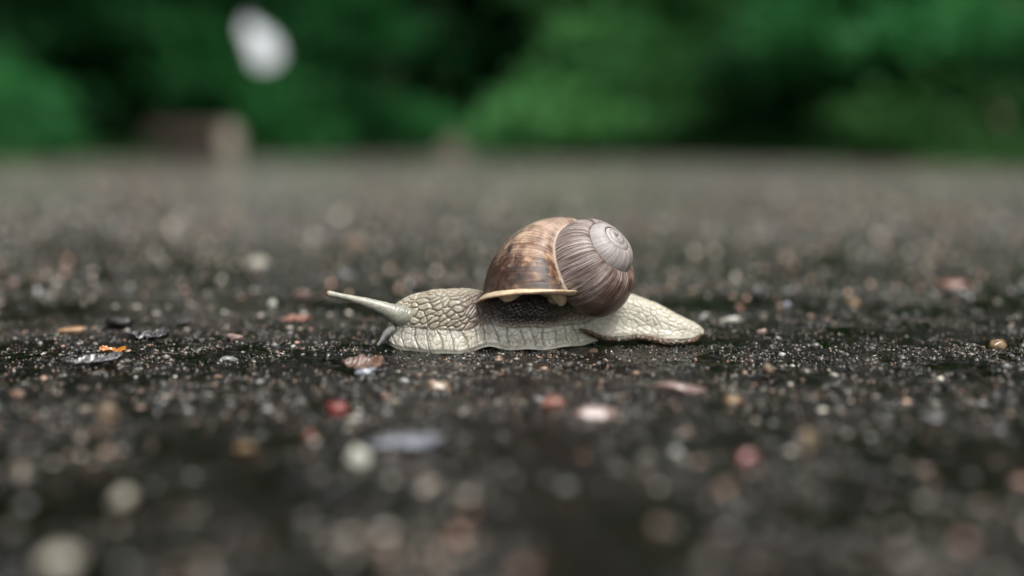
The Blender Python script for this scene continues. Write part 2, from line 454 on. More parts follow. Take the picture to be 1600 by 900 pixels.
def mat_shell():
    M = Mat("snail_shell")
    q = M.attr("grow").outputs['Vector']         # x growth angle, y tube angle, z distance from suture
    sp = M.node("SeparateXYZ"); M.link(q, sp.inputs[0]); gx, gy, gs = sp.outputs
    age = M.attr("age").outputs['Fac']           # 0 at the mouth, 1 at the apex
    pos = M.coord("Object")
    striae = M.noise(M.mapping(q, (26, .42, 0)), 1.0, 4, .6, .15)
    fine = M.noise(M.mapping(q, (70, .7, 0), (3, 1, 0)), 1.0, 3, .6, .1)
    blotch = M.noise(pos, 190, 4, .6, .6)
    speck = M.noise(pos, 1500, 3, .7)
    band = M.noise(M.mapping(q, (1.1, 3.4, 0), (7, 2, 0)), 1.0, 3, .6)
    # horny outer layer: tan, orange-brown, dark brown streaks
    blot2 = M.noise(pos, 420, 4, .65, .8)
    t = M.math('ADD', M.math('ADD', M.math('MULTIPLY', striae, .5), .045), M.math('MULTIPLY', band, .5))
    t = M.math('ADD', t, M.math('ADD', M.math('MULTIPLY', M.math('SUBTRACT', blotch, .5), .7), M.math('MULTIPLY', M.math('SUBTRACT', blot2, .5), .4)))
    horn = M.ramp(t, [(.34, (.022, .010, .007)), (.45, (.07, .030, .018)), (.55, (.19, .080, .036)), (.63, (.34, .19, .095)), (.74, (.50, .38, .26))])
    darkband = M.ramp(M.math('ADD', M.math('MULTIPLY', gy, .42), M.math('MULTIPLY', M.math('SUBTRACT', blotch, .5), .9)), [(.02, 1.0), (.28, 0.0)])
    horn = M.mix(M.math('MULTIPLY', darkband, .8), horn, (.032, .016, .011))
    # worn chalky layer with dark striae left in it
    chalk = M.ramp(M.math('ADD', M.math('MULTIPLY', striae, .6), M.math('MULTIPLY', fine, .45)), [(.42, (.03, .015, .011)), (.49, (.11, .07, .056)), (.545, (.33, .275, .25)), (.63, (.62, .58, .56))])
    chalk_top = M.mix(M.ramp(speck, [(.30, .75), (.36, 0.0)]), (.50, .48, .475), (.06, .04, .035))
    chalk = M.mix(M.ramp(age, [(.28, 0.0), (.5, .75)]), chalk, chalk_top)
    w = M.math('ADD', age, M.math('MULTIPLY', M.math('SUBTRACT', blotch, .5), .22))
    c = M.mix(M.ramp(w, [(.13, 0.0), (.24, 1.0)]), horn, chalk)
    # browner low down, paler high on the last whorl
    low = M.math('ADD', M.math('MULTIPLY', gs, -1.0), M.math('MULTIPLY', blotch, .6))
    pz = M.node("SeparateXYZ"); M.link(pos, pz.inputs[0])
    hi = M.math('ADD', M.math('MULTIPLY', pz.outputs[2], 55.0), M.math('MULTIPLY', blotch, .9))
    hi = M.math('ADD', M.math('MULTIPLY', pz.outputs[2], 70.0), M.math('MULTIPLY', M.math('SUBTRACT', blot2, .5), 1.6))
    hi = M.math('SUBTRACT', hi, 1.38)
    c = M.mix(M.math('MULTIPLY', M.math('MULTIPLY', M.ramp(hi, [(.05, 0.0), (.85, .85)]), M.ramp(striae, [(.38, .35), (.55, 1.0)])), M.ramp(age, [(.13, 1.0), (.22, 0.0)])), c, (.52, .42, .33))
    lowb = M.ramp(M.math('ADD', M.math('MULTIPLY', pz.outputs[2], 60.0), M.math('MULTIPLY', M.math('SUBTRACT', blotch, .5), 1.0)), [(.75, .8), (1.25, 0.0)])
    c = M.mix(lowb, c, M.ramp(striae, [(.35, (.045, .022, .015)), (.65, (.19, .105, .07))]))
    crust = M.ramp(M.math('ADD', gx, M.math('MULTIPLY', M.math('SUBTRACT', blot2, .5), .9)), [(.16, .88), (.50, 0.0)])
    c = M.mix(crust, c, M.ramp(blot2, [(.38, (.028, .017, .012)), (.62, (.12, .075, .05))]))
    # pale line along the suture
    line = M.math('MULTIPLY', M.ramp(gs, [(.0, 1.0), (.02, .9), (.036, 0.0)]), M.ramp(age, [(.19, 1.0), (.24, 0.0)]))
    c = M.mix(M.math('MULTIPLY', line, .6), c, (.58, .52, .46))
    crev_shade = M.math('MULTIPLY', M.ramp(gs, [(.0, 1.0), (.03, .95), (.06, 0.0)]), M.ramp(age, [(.185, 0.0), (.22, 1.0), (.55, 1.0), (.68, .25)]))  # crevice shade painted as a dark line along the older sutures
    c = M.mix(M.math('MULTIPLY', crev_shade, .9), c, (.03, .02, .016))
    c = M.mix(M.ramp(speck, [(.285, .8), (.315, 0.0)]), c, (.02, .013, .01))
    c = M.mix(1.0, c, (.72, .69, .675), 'MULTIPLY')
    h = M.math('ADD', M.math('MULTIPLY', striae, .6), M.math('MULTIPLY', fine, .6))
    nb = M.node('Bump'); nb.inputs['Distance'].default_value = .00035; M.link(h, nb.inputs['Height']); M.link(M.ramp(age, [(.3, .7), (.55, .12)]), nb.inputs['Strength']); n = nb.outputs[0]
    n = M.bump(M.noise(pos, 1100, 4, .65), .35, .0002, n)
    r = M.ramp(blotch, [(.35, .36), (.65, .58)])
    return M.set(Base_Color=c, Roughness=r, Normal=n, Coat_Weight=.12, Coat_Roughness=.3)

def build_shell(parent):
    NP, NA = 1150, 126
    al = np.linspace(-np.pi, np.pi, NA)
    fl = lip_phi(al)
    t = np.linspace(0, 1, NP)
    PMAX = 9.4 * np.pi
    u = 1 - (1 - t) ** 1.35
    ph = fl[None] + (PMAX - fl[None]) * u[:, None]
    A = np.repeat(al[None], NP, 0)
    q = ph - fl[None] * (.35 + .65 * np.exp(-ph / 5))       # growth lines run with the lip
    base, r = shell_pts(ph, A)
    rid = .055 * noise(q * 30, A * 1.4, 31) + .035 * noise(q * 62, A * 2.5, 32) + .03 * noise(q * 6, A * 1.5, 33)
    rid = rid * (1 - .8 * sstep(9, 16, ph)) * r / 11 * 1.9 + .05 * noise(q * 3.1, A * 3, 36)
    sut = suture_alpha(ph[:, NA // 2])
    sd = np.clip(sut[:, None] - A, -.5, 3)         # distance below the suture
    rid = rid - .55 * (r / 11) * np.exp(-(np.maximum(sd, 0) / .2) ** 2)          # a sunken suture
    P, _ = shell_pts(ph, A, rid)
    rid = rid - (r + rid) * (1 - np.sqrt(np.clip((PMAX - ph) / 1.3, 0.0004, 1)))       # the first whorl closes to a bud
    P, _ = shell_pts(ph, A, rid)
    sj = suture_alpha(ph[:, NA // 2], sut)
    sd = np.clip(sj[:, None] - A, -.5, 3)
    me = mesh("shell", P.reshape(-1, 3) * MM, gridfaces(NP, NA))
    attr(me, "grow", np.stack([q, A, np.maximum(sd, 0) * np.maximum(r, 2.6) / 10], -1).reshape(-1, 3), 'FLOAT_VECTOR')
    attr(me, "age", ph / PMAX)
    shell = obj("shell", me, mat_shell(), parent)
    shell["label"] = "coiled brown shell with worn grey-white spire"
    # lip: a thick pale bead round the mouth and the inner wall behind it
    prof = [(.03, .04), (.012, .40), (-.004, .85), (-.016, 1.2), (-.030, 1.3), (-.040, 1.05), (-.042, .4), (-.03, -.4), (.06, -1.0), (.18, -1.2), (.45, -1.35), (.9, -1.5)]
    aa = np.linspace(-np.pi, np.pi, 180)
    f2 = lip_phi(aa)
    rows = []
    for dphi, dr in prof:
        p_, _ = shell_pts(np.maximum(f2 + dphi, -.1) if False else np.maximum(f2 + dphi, 0.0), aa, dr + .06 * noise(aa * 5, aa * 0 + dphi, 40))
        if dphi < 0:
            p_ = p_ + np.array([0, 0, dphi * 12.0])[None] * (f2 < .07)[:, None]
        rows.append(p_)
    V = np.stack(rows, 0)
    me = mesh("shell_lip", V.reshape(-1, 3) * MM, gridfaces(len(prof), 180))
    ml = mat_tint("shell_lip_ivory", (.52, .41, .27), .25, .32, 500, .3, sss=.15)
    lip = obj("shell_lip", me, ml, shell)
    lip["label"] = "thick ivory lip round the shell mouth"
    # mantle collar: the soft fold that fills the mouth
    ring, _ = shell_pts(f2 + .12, aa, -1.0)
    ctr = ring.mean(0)
    rows = []
    NR = 60
    for i in range(NR):
        s = 1 - i / (NR - 1) * .97
        p_ = ctr + (ring - ctr) * s
        fold = 1.5 * np.sin(s * 9 + .8 * np.sin(aa * 3)) * (1 - s) ** .5 * s + .5 * noise(aa * 2, aa * 0 + s * 3, 50)
        g2 = lambda cx, cy, sx, sy: np.exp(-(((p_[:, 0] - cx) / sx) ** 2 + ((p_[:, 1] - cy) / sy) ** 2))
        hang = 5.4 * g2(-2.6, -7.4, 5.4, 5.2) + 5.2 * g2(12.2, -7.4, 3.6, 4.8) - 2.6 * g2(5.2, -7, 2.2, 6)
        p_ = p_ + np.array([0, 0, 1.])[None] * ((1.0 - fold * .5) * s - hang * (1 - s ** 6))[:, None]
        rows.append(p_)
    V = np.stack(rows, 0)
    me = mesh("mantle", V.reshape(-1, 3) * MM, gridfaces(NR, 180))
    mo = obj("mantle", me, mat_tint("mantle_flesh", (.44, .34, .21), .3, .3, 350, .5, sss=.2), parent)
    mo["label"] = "cream mantle fold inside the shell mouth"

BK = np.array([-31, -29.5, -27, -23, -18, -12, -8, -5, 0, 8, 13, 17, 20, 25, 30, 36, 41, 45, 47.2])
BN = np.array([-1.0, -2.6, -4.2, -6.0, -8.4, -8.4, -6.2, -4.4, -4.8, -4.6, -2.4, -.4, 1.6, 4.2, 4.6, 2.6, 2.6, 4.3, 6.2])
BW = np.array([2.0, 5.6, 8.6, 12, 15.5, 16, 15.5, 15, 16, 17, 17, 16, 15, 13, 12, 12, 10, 6, 1.6])
BT = np.array([5.5, 8.2, 10.4, 12.2, 13.2, 13.4, 12.7, 10.9, 8.0, 7.4, 7.8, 8.8, 10.2, 11.0, 10.7, 8.7, 6.0, 4.2, 2.7])
BB = np.array([2.6, .8, -.2, -.4, -.4, -.4, -.3, -.3, -.3, -.3, -.3, -.1, .7, 1.2, 1.3, 1.1, 1.0, 1.3, 1.8])

def tube(path, rad, n, ell=1.0, seed=0, wob=0.0):
    path = np.array(path, float); rad = np.array(rad, float)
    k = np.arange(len(path)); t = np.linspace(0, len(path) - 1, n)
    R = spline_mat(t, k.astype(float))
    P = R @ path; r = np.maximum(R @ rad, .02)
    T = np.gradient(P, axis=0); T /= np.linalg.norm(T, axis=1)[:, None]
    up = np.array([0, 0, 1.]); N1 = np.cross(T, up); N1 /= np.linalg.norm(N1, axis=1)[:, None]; N2 = np.cross(N1, T)
    m = 28; a = np.linspace(0, 2 * np.pi, m, endpoint=False)
    rr = r[:, None] * (1 + wob * noise(t[:, None] * 6 + 0 * a, np.cos(a)[None] * 2 + np.sin(a)[None] * 3 + 0 * t[:, None], seed))
    V = P[:, None] + rr[..., None] * (np.cos(a)[None, :, None] * N1[:, None] + ell * np.sin(a)[None, :, None] * N2[:, None])
    Vf = V.reshape(-1, 3); Fq = gridfaces(n, m, True)
    # rounded caps as fans of quads (degenerate corner-free: centre vertex repeated row)
    c0 = P[0] - T[0] * r[0] * .6; c1 = P[-1] + T[-1] * r[-1] * .6
    Vf = np.concatenate([Vf, c0[None], c1[None]])
    i0 = len(Vf) - 2
    tri = [(i0, j, (j + 1) % m) for j in range(m)] + [(i0 + 1, (n - 1) * m + (j + 1) % m, (n - 1) * m + j) for j in range(m)]
    tt = np.concatenate([np.repeat(t / (len(path) - 1), m), [0, 1]])
    return Vf, np.concatenate([np.concatenate([Fq[:, [0, 1, 2]], Fq[:, [0, 2, 3]]]), np.array(tri)]), tt

def build_body(parent):
    NU, NV = 580, 260
    t = np.linspace(0, 1, NU)
    # denser towards both ends
    X = -31.2 + 78.6 * (t + .0 * t) - .0
    e = .5 - .5 * np.cos(np.pi * t); X = -31.2 + 78.6 * (.75 * t + .25 * e)
    yn = smooth_interp(X, BK, BN, 3.0); wd = smooth_interp(X, BK, BW, 2.4); zt = smooth_interp(X, BK, BT, 3.0); zb = smooth_interp(X, BK, BB, 2.0)
    cap = np.sqrt(np.clip((X + 31.2) / 2.6, 0, 1)) ** 1.0
    capt = np.sqrt(np.clip((47.4 - X) / 1.6, 0, 1))
    k = np.minimum(1, cap * (2 - cap)) * np.minimum(1, capt * (2 - capt))
    zm = zb + (zt - zb) * .45
    zt = zm + (zt - zm) * k; zb = zm + (zb - zm) * k
    yc = yn + wd / 2; hw = wd / 2 * k
    v = np.linspace(0, 1, NV); th = np.pi * v
    c = np.cos(th); s = np.sin(th)
    ch = np.sign(c) * np.abs(c) ** .72; shp = np.abs(s) ** .80
    Z = zb[:, None] + (zt - zb)[:, None] * shp[None]
    Z = Z + (5.2 * np.exp(-(((X - 5) / 9.5) ** 4)))[:, None] * (sstep(.36, .56, v) * (1 - sstep(.80, .97, v)))[None]
    flare = 1 - .17 * sstep(.0, .38, shp)[None] * np.ones((NU, 1))
    Yc = yc[:, None] - hw[:, None] * ch[None] * flare
    # foot fringe waves gently
    fr = np.exp(-(Z - zb[:, None]) / 1.4) * (np.abs(ch)[None] > .6)
    Z = Z + fr * (.45 * noise(X[:, None] / 7 + 0 * Z, 0 * Z + 3, 61)) * k[:, None]
    lift = .95 * np.exp(-((X + 5.5) / 3.2) ** 2) + .35 * np.exp(-((X - 4) / 2.5) ** 2) + .5 * np.exp(-((X - 13) / 3) ** 2)
    Z = Z + fr * lift[:, None]
    Yc = Yc - fr * np.sign(c)[None] * (.5 * noise(X[:, None] / 5 + 0 * Z, 0 * Z + 7, 62)) * k[:, None]
    XX = np.repeat(X[:, None], NV, 1)
    P = np.stack([XX, Yc, Z], -1)
    # arc length from the nearer foot edge
    d = np.linalg.norm(np.diff(P, axis=1), axis=-1); arc = np.concatenate([np.zeros((NU, 1)), np.cumsum(d, 1)], 1)
    T = np.minimum(arc, arc[:, -1:] - arc)
    side = (arc > arc[:, -1:] / 2) * 100.0
    # --- skin relief
    wx = XX + 1.3 * noise(XX / 4, T / 4 + side, 70) + .16 * noise(XX / 1.3, T / 1.3 + side, 72); wt = T + 1.0 * noise(XX / 4 + 9, T / 4 + side, 71) + .14 * noise(XX / 1.3, T / 1.3 + side, 73)
    # skirt: upright folds broken into plates
    gx = (wx + .22 * T) / 2.7
    f1, f2, _ = voronoi(gx, 0 * gx + .5 + side, 80, .55)
    fold = np.clip((f2 - f1) / .26, 0, 1) ** .6; cfold = np.clip((f2 - f1) / .15, 0, 1)
    f1, f2, _ = voronoi(wx / 1.25, wt / 1.5 + side, 81, .9)
    plate = np.clip((f2 - f1) / .30, 0, 1) ** .6; cplate = np.clip((f2 - f1) / .17, 0, 1)
    f1, f2, _ = voronoi(wx / .6, wt / .6 + side, 82, .9)
    tiny = np.clip((f2 - f1) / .35, 0, 1) ** .7; ctiny = np.clip((f2 - f1) / .2, 0, 1)
    hs = .34 * fold + .13 * plate + .05 * tiny
    gs = 1 - (1 - .9 * (1 - cfold)) * (1 - .6 * (1 - cplate)) * (1 - .35 * (1 - ctiny))
    # flank: oblique rows of tubercles, smaller under the shell
    ca, sa = math.cos(math.radians(28)), math.sin(math.radians(28))
    a_ = wx * ca + wt * sa; b_ = -wx * sa + wt * ca
    def cells(sx, sy, seed):
        f1, f2, cid = voronoi(a_ / sx, b_ / sy + side, seed, .75)
        g = np.clip((f2 - f1) / .42, 0, 1)
        return (g ** .55) * (.8 + .4 * cid), 1 - np.clip((f2 - f1) / .21, 0, 1) ** .8, cid
    hb, gb, idb = cells(2.3, 1.22, 90)
    hm_, gm, idm = cells(1.1, .85, 91)
    wsm = np.exp(-(((XX - 4) / 10) ** 2)) * sstep(4.6, 7.0, T) ; wsm = np.clip(wsm * 1.5, 0, 1)
    wsm = np.maximum(wsm, sstep(-26, -29.5, XX) * .9)
    hu = .46 * hb * (1 - wsm) + .26 * hm_ * wsm + .04 * tiny + .03 * plate
    gu = 1 - (1 - gb * (1 - wsm) - gm * wsm) * (1 - .25 * (1 - ctiny)) * (1 - .25 * (1 - cplate))
    # tail: wide flat scales
    at = wx * math.cos(-.5) + wt * math.sin(-.5); bt = -wx * math.sin(-.5) + wt * math.cos(-.5)
    f1, f2, idt = voronoi(at / 1.75, bt / 1.25 + side, 95, .75)
    g = np.clip((f2 - f1) / .35, 0, 1)
    htl = .24 * g ** .6 + .03 * tiny; gt = (1 - np.clip((f2 - f1) / .18, 0, 1)) * .8
    wup = sstep(5.0, 6.6, T + .5 * noise(XX / 3, T * 0, 97))
    h = hs * (1 - wup) + hu * wup; gr = gs * (1 - wup) + gu * wup; idc = idb
    # groove along the top of the skirt
    rimg = np.exp(-((T - 5.7 - .4 * noise(XX / 3, T * 0, 97)) / .28) ** 2)
    h = h - .14 * rimg; gr = np.maximum(gr, .6 * rimg)
    wtl = sstep(17, 23, XX)
    h = h * (1 - wtl) + htl * wtl; gr = gr * (1 - wtl) + gt * wtl
    edge = sstep(.35, 1.2, T)                       # the very foot edge is smooth
    h = h * edge; gr = gr * edge
    h = h * k[:, None]
    du = np.gradient(P, axis=0); dv = np.gradient(P, axis=1)
    N = np.cross(dv, du); ln = np.linalg.norm(N, axis=-1, keepdims=True); N = N / np.maximum(ln, 1e-9)
    up = np.array([0, 0, 1.]) + 0 * N
    flip = np.sign(np.sum(N * (P - np.stack([XX, np.repeat(yc[:, None], NV, 1), 0 * XX + 3.0], -1)), -1, keepdims=True).mean()); N = N * flip
    P = P + N * h[..., None]
    # --- skin pigment
    pale = np.array([.50, .44, .31]); white = np.array([.70, .68, .58]); groove = np.array([.04, .026, .016]); plum = np.array([.12, .078, .066]); dark = np.array([.022, .018, .017])
    mixc = lambda A, B, w: A * (1 - w[..., None]) + B * w[..., None]
    Cc = mixc(pale + 0 * P, white + 0 * P, np.clip(.65 * (1 - wup) + .5 * (idc - .3) + .3 * noise(XX / 3, T / 3 + side, 99), 0, 1))
    Cc = mixc(Cc, np.array([.64, .60, .48]) + 0 * P, wtl * .75)
    Cc = mixc(Cc, groove + 0 * P, np.clip(gr * .92, 0, 1) * (1 - .6 * wtl))
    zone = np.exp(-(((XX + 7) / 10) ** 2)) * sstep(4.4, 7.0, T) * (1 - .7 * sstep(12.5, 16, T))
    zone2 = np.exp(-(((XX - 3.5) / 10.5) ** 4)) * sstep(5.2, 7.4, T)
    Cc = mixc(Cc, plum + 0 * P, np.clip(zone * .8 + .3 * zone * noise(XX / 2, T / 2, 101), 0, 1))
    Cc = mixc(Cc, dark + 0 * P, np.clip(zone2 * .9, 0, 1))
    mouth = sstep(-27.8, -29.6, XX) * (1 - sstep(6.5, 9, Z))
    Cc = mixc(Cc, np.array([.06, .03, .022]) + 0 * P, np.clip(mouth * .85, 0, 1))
    olive = np.exp(-(((XX - 16) / 6) ** 2)) * (1 - wup) * .35
    Cc = mixc(Cc, np.array([.33, .35, .24]) + 0 * P, olive)
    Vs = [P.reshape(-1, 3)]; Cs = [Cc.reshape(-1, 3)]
    Fq = gridfaces(NU, NV)
    sole = np.array([(i * NV, (i + 1) * NV, (i + 1) * NV + NV - 1, i * NV + NV - 1) for i in range(NU - 1)])
    Fq = np.concatenate([Fq, sole])
    F3 = [np.concatenate([Fq[:, [0, 1, 2]], Fq[:, [0, 2, 3]]])]
    nv = NU * NV
    def add(Vt, Ft, Ct):
        nonlocal nv
        Vs.append(Vt); Cs.append(Ct); F3.append(Ft + nv); nv += len(Vt)
    # eye stalk: stretched towards the head's front, and its partner half drawn in behind it
    def stalk(path, rad, seed, tipcol):
        Vt, Ft, tt = tube(path, rad, 90, seed=seed, wob=.10)
        base = np.array([.33, .33, .26]); mid = np.array([.38, .375, .30])
        if seed > 112: base = np.array([.30, .29, .25]); mid = np.array([.31, .315, .31])
        Ct = base + (mid - base) * sstep(.1, .6, tt)[:, None]
        Ct = Ct * (1 + .35 * noise(Vt[:, 0] * 3.2, Vt[:, 2] * 3.2 + Vt[:, 1] * 2, seed)[:, None])
        Ct = Ct + (np.array(tipcol) - Ct) * sstep(.90, .95, tt)[:, None]
        add(Vt, Ft, Ct)
    stalk([(-22.5, -2.4, 7.4), (-25.5, -2.8, 7.8), (-27.6, -3.0, 8.4), (-31, -3.2, 9.9), (-36, -3.4, 11.5), (-40, -3.5, 12.5), (-42.6, -3.5, 13.05), (-43.5, -3.5, 13.2)],
          [1.6, 2.5, 2.15, 1.45, .95, .66, .76, .62], 111, (.40, .16, .045))
    stalk([(-23, 2.6, 6.6), (-26, 2.8, 6.9), (-28.5, 2.9, 7.3), (-30.6, 2.9, 7.9)], [1.2, 1.9, 1.3, .9], 112, (.25, .13, .06))
    # feelers by the mouth
    stalk([(-27.6, -3.0, 5.0), (-29.4, -3.4, 3.8), (-30.6, -3.7, 2.3), (-31.7, -3.9, .9)], [1.1, .9, .55, .34], 113, (.3, .3, .3))
    stalk([(-27.2, 2.0, 4.6), (-29.4, 2.4, 3.6), (-30.9, 2.6, 2.0), (-31.6, 2.8, .8)], [1.4, 1.0, .6, .34], 114, (.42, .42, .40))
    # foot margin of the tail: a wavy rolled edge stained olive and rust
    pth = [(16.2, -1.6, 4.3), (18, -.5, 3.5), (20.2, 1.2, 2.2), (23, 3.0, 1.1), (27, 4.0, .9), (31, 3.8, 1.25), (35, 2.4, .85), (38, 1.5, .5), (42, 1.9, .6), (44.8, 3.4, 1.1), (46.4, 5.0, 1.9)]
    Vt, Ft, tt = tube(pth, [.3, .7, .95, 1.0, 1.0, .95, 1.05, 1.1, 1.0, .7, .3], 260, ell=.72, seed=120, wob=.35)
    rust = np.array([.12, .045, .012]); ol = np.array([.028, .027, .012]); pl = np.array([.35, .31, .22])
    w1 = np.clip(.5 + 1.3 * noise(Vt[:, 0] / 4.2, Vt[:, 1] / 2 + 5, 121), 0, 1)[:, None]
    w2 = np.clip(2.2 * noise(Vt[:, 0] / .8, Vt[:, 2] / .5, 122) - .25, 0, 1)[:, None]
    Ct = ol * (1 - w1) + rust * w1; Ct = Ct * (1 - w2) + pl * w2
    add(Vt, Ft, Ct)
    V = np.concatenate(Vs); C = np.clip(np.concatenate(Cs), .01, .9)
    me = mesh("body", V * MM, np.concatenate(F3))
    attr(me, "skin", C, 'FLOAT_COLOR')
    M = Mat("snail_skin")
    col = M.attr("skin").outputs['Color']
    pos = M.coord("Object")
    n1 = M.noise(pos, 2200, 3, .6)
    col = M.mix(1.0, col, M.ramp(M.noise(pos, 700, 3), [(.3, .50), (.7, .76)]), 'MULTIPLY')
    M.set(Base_Color=col, Roughness=M.ramp(n1, [(.35, .22), (.65, .45)]), Normal=M.bump(n1, .35, .00015), Subsurface_Weight=.12,
          Subsurface_Radius=(.0014, .0009, .0005), Subsurface_Scale=1.0, Coat_Weight=.15, Coat_Roughness=.10)
    o = obj("body", me, M.m, parent)
    o["label"] = "cream wrinkled snail body with one long eye stalk"

def build_snail():
    root = obj("snail", None)
    root.location = (0, 0, 0)
    tag(root, "pale snail with brown and grey coiled shell crawling over wet asphalt", "snail")
    build_body(root)
    build_shell(root)

# ------------------------------------------------------------------ loose bits lying on the path
def lay(x, y): return float(ground_h(np.array([x * MM]), np.array([y * MM]))[0])

def pebble(name, label, cat, x, y, size, m, seed, rot=0.0, lift=.5, group=None):
    """size: (length, depth, height) in mm"""
    (V, Fc), = stone_variants(3, 1, seed)
    V = V / np.abs(V).max(0)
    rng = np.random.default_rng(seed + 5)
    for fq, am in ((1.3, .30), (3.1, .16), (6.5, .08)):
        V = V * (1 + am * noise(V[:, 0] * fq + seed, V[:, 1] * fq + V[:, 2] * fq * .8, seed)[:, None])
    V = V * np.array(size) / 2 * MM
    o = obj(name, mesh(name, V, Fc), m, loc=(x * MM, y * MM, lay(x, y) + size[2] / 2 * MM * (1 - lift)))
    o.rotation_euler = (rng.uniform(-.15, .15), rng.uniform(-.15, .15), rot)
    return tag(o, label, cat, group)

def flake(name, label, cat, x, y, ln, wd, m, seed, rot, curl=.4, tilt=.1, thick=.25, lift=.5):
    """a thin curled leaf or bark flake with real thickness, mm"""
    nu, nv = 40, 18
    u = np.linspace(-1, 1, nu)[:, None]; v = np.linspace(-1, 1, nv)[None]
    prof = np.clip(1 - np.abs(u) ** 2.6, 0.03, 1) ** .6 * (1 + .7 * noise(u * 3 + seed, u * 0 + np.sign(v), seed) + .5 * noise(u * 8 + seed, u * 0 + np.sign(v) * 3, seed))
    X = u * ln / 2 + 0 * v; Y = v * prof * wd / 2
    Z = curl * (np.abs(v) ** 2) * wd * .35 + .9 * noise(X / 2.2, Y / 2.2, seed + 1) + .4 * noise(X / .8, Y / .8, seed + 2) + curl * u ** 2 * .6 + thick
    top = np.stack([X, Y, Z], -1); bot = np.stack([X, Y, Z - thick], -1)
    V = np.concatenate([top.reshape(-1, 3), bot.reshape(-1, 3)])
    Fq = gridfaces(nu, nv); n = nu * nv
    rim = [i * nv for i in range(nu)] + [(nu - 1) * nv + j for j in range(1, nv)] + [i * nv + nv - 1 for i in range(nu - 2, -1, -1)] + [j for j in range(nv - 2, 0, -1)]
    side = [(a, b, b + n, a + n) for a, b in zip(rim, rim[1:] + rim[:1])]
    Fq = np.concatenate([Fq, Fq[:, ::-1] + n, np.array(side)])
    o = obj(name, mesh(name, V * MM, Fq), m, loc=(x * MM, y * MM, lay(x, y) + lift * MM))
    o.rotation_euler = (tilt, 0, rot)
    return tag(o, label, cat)

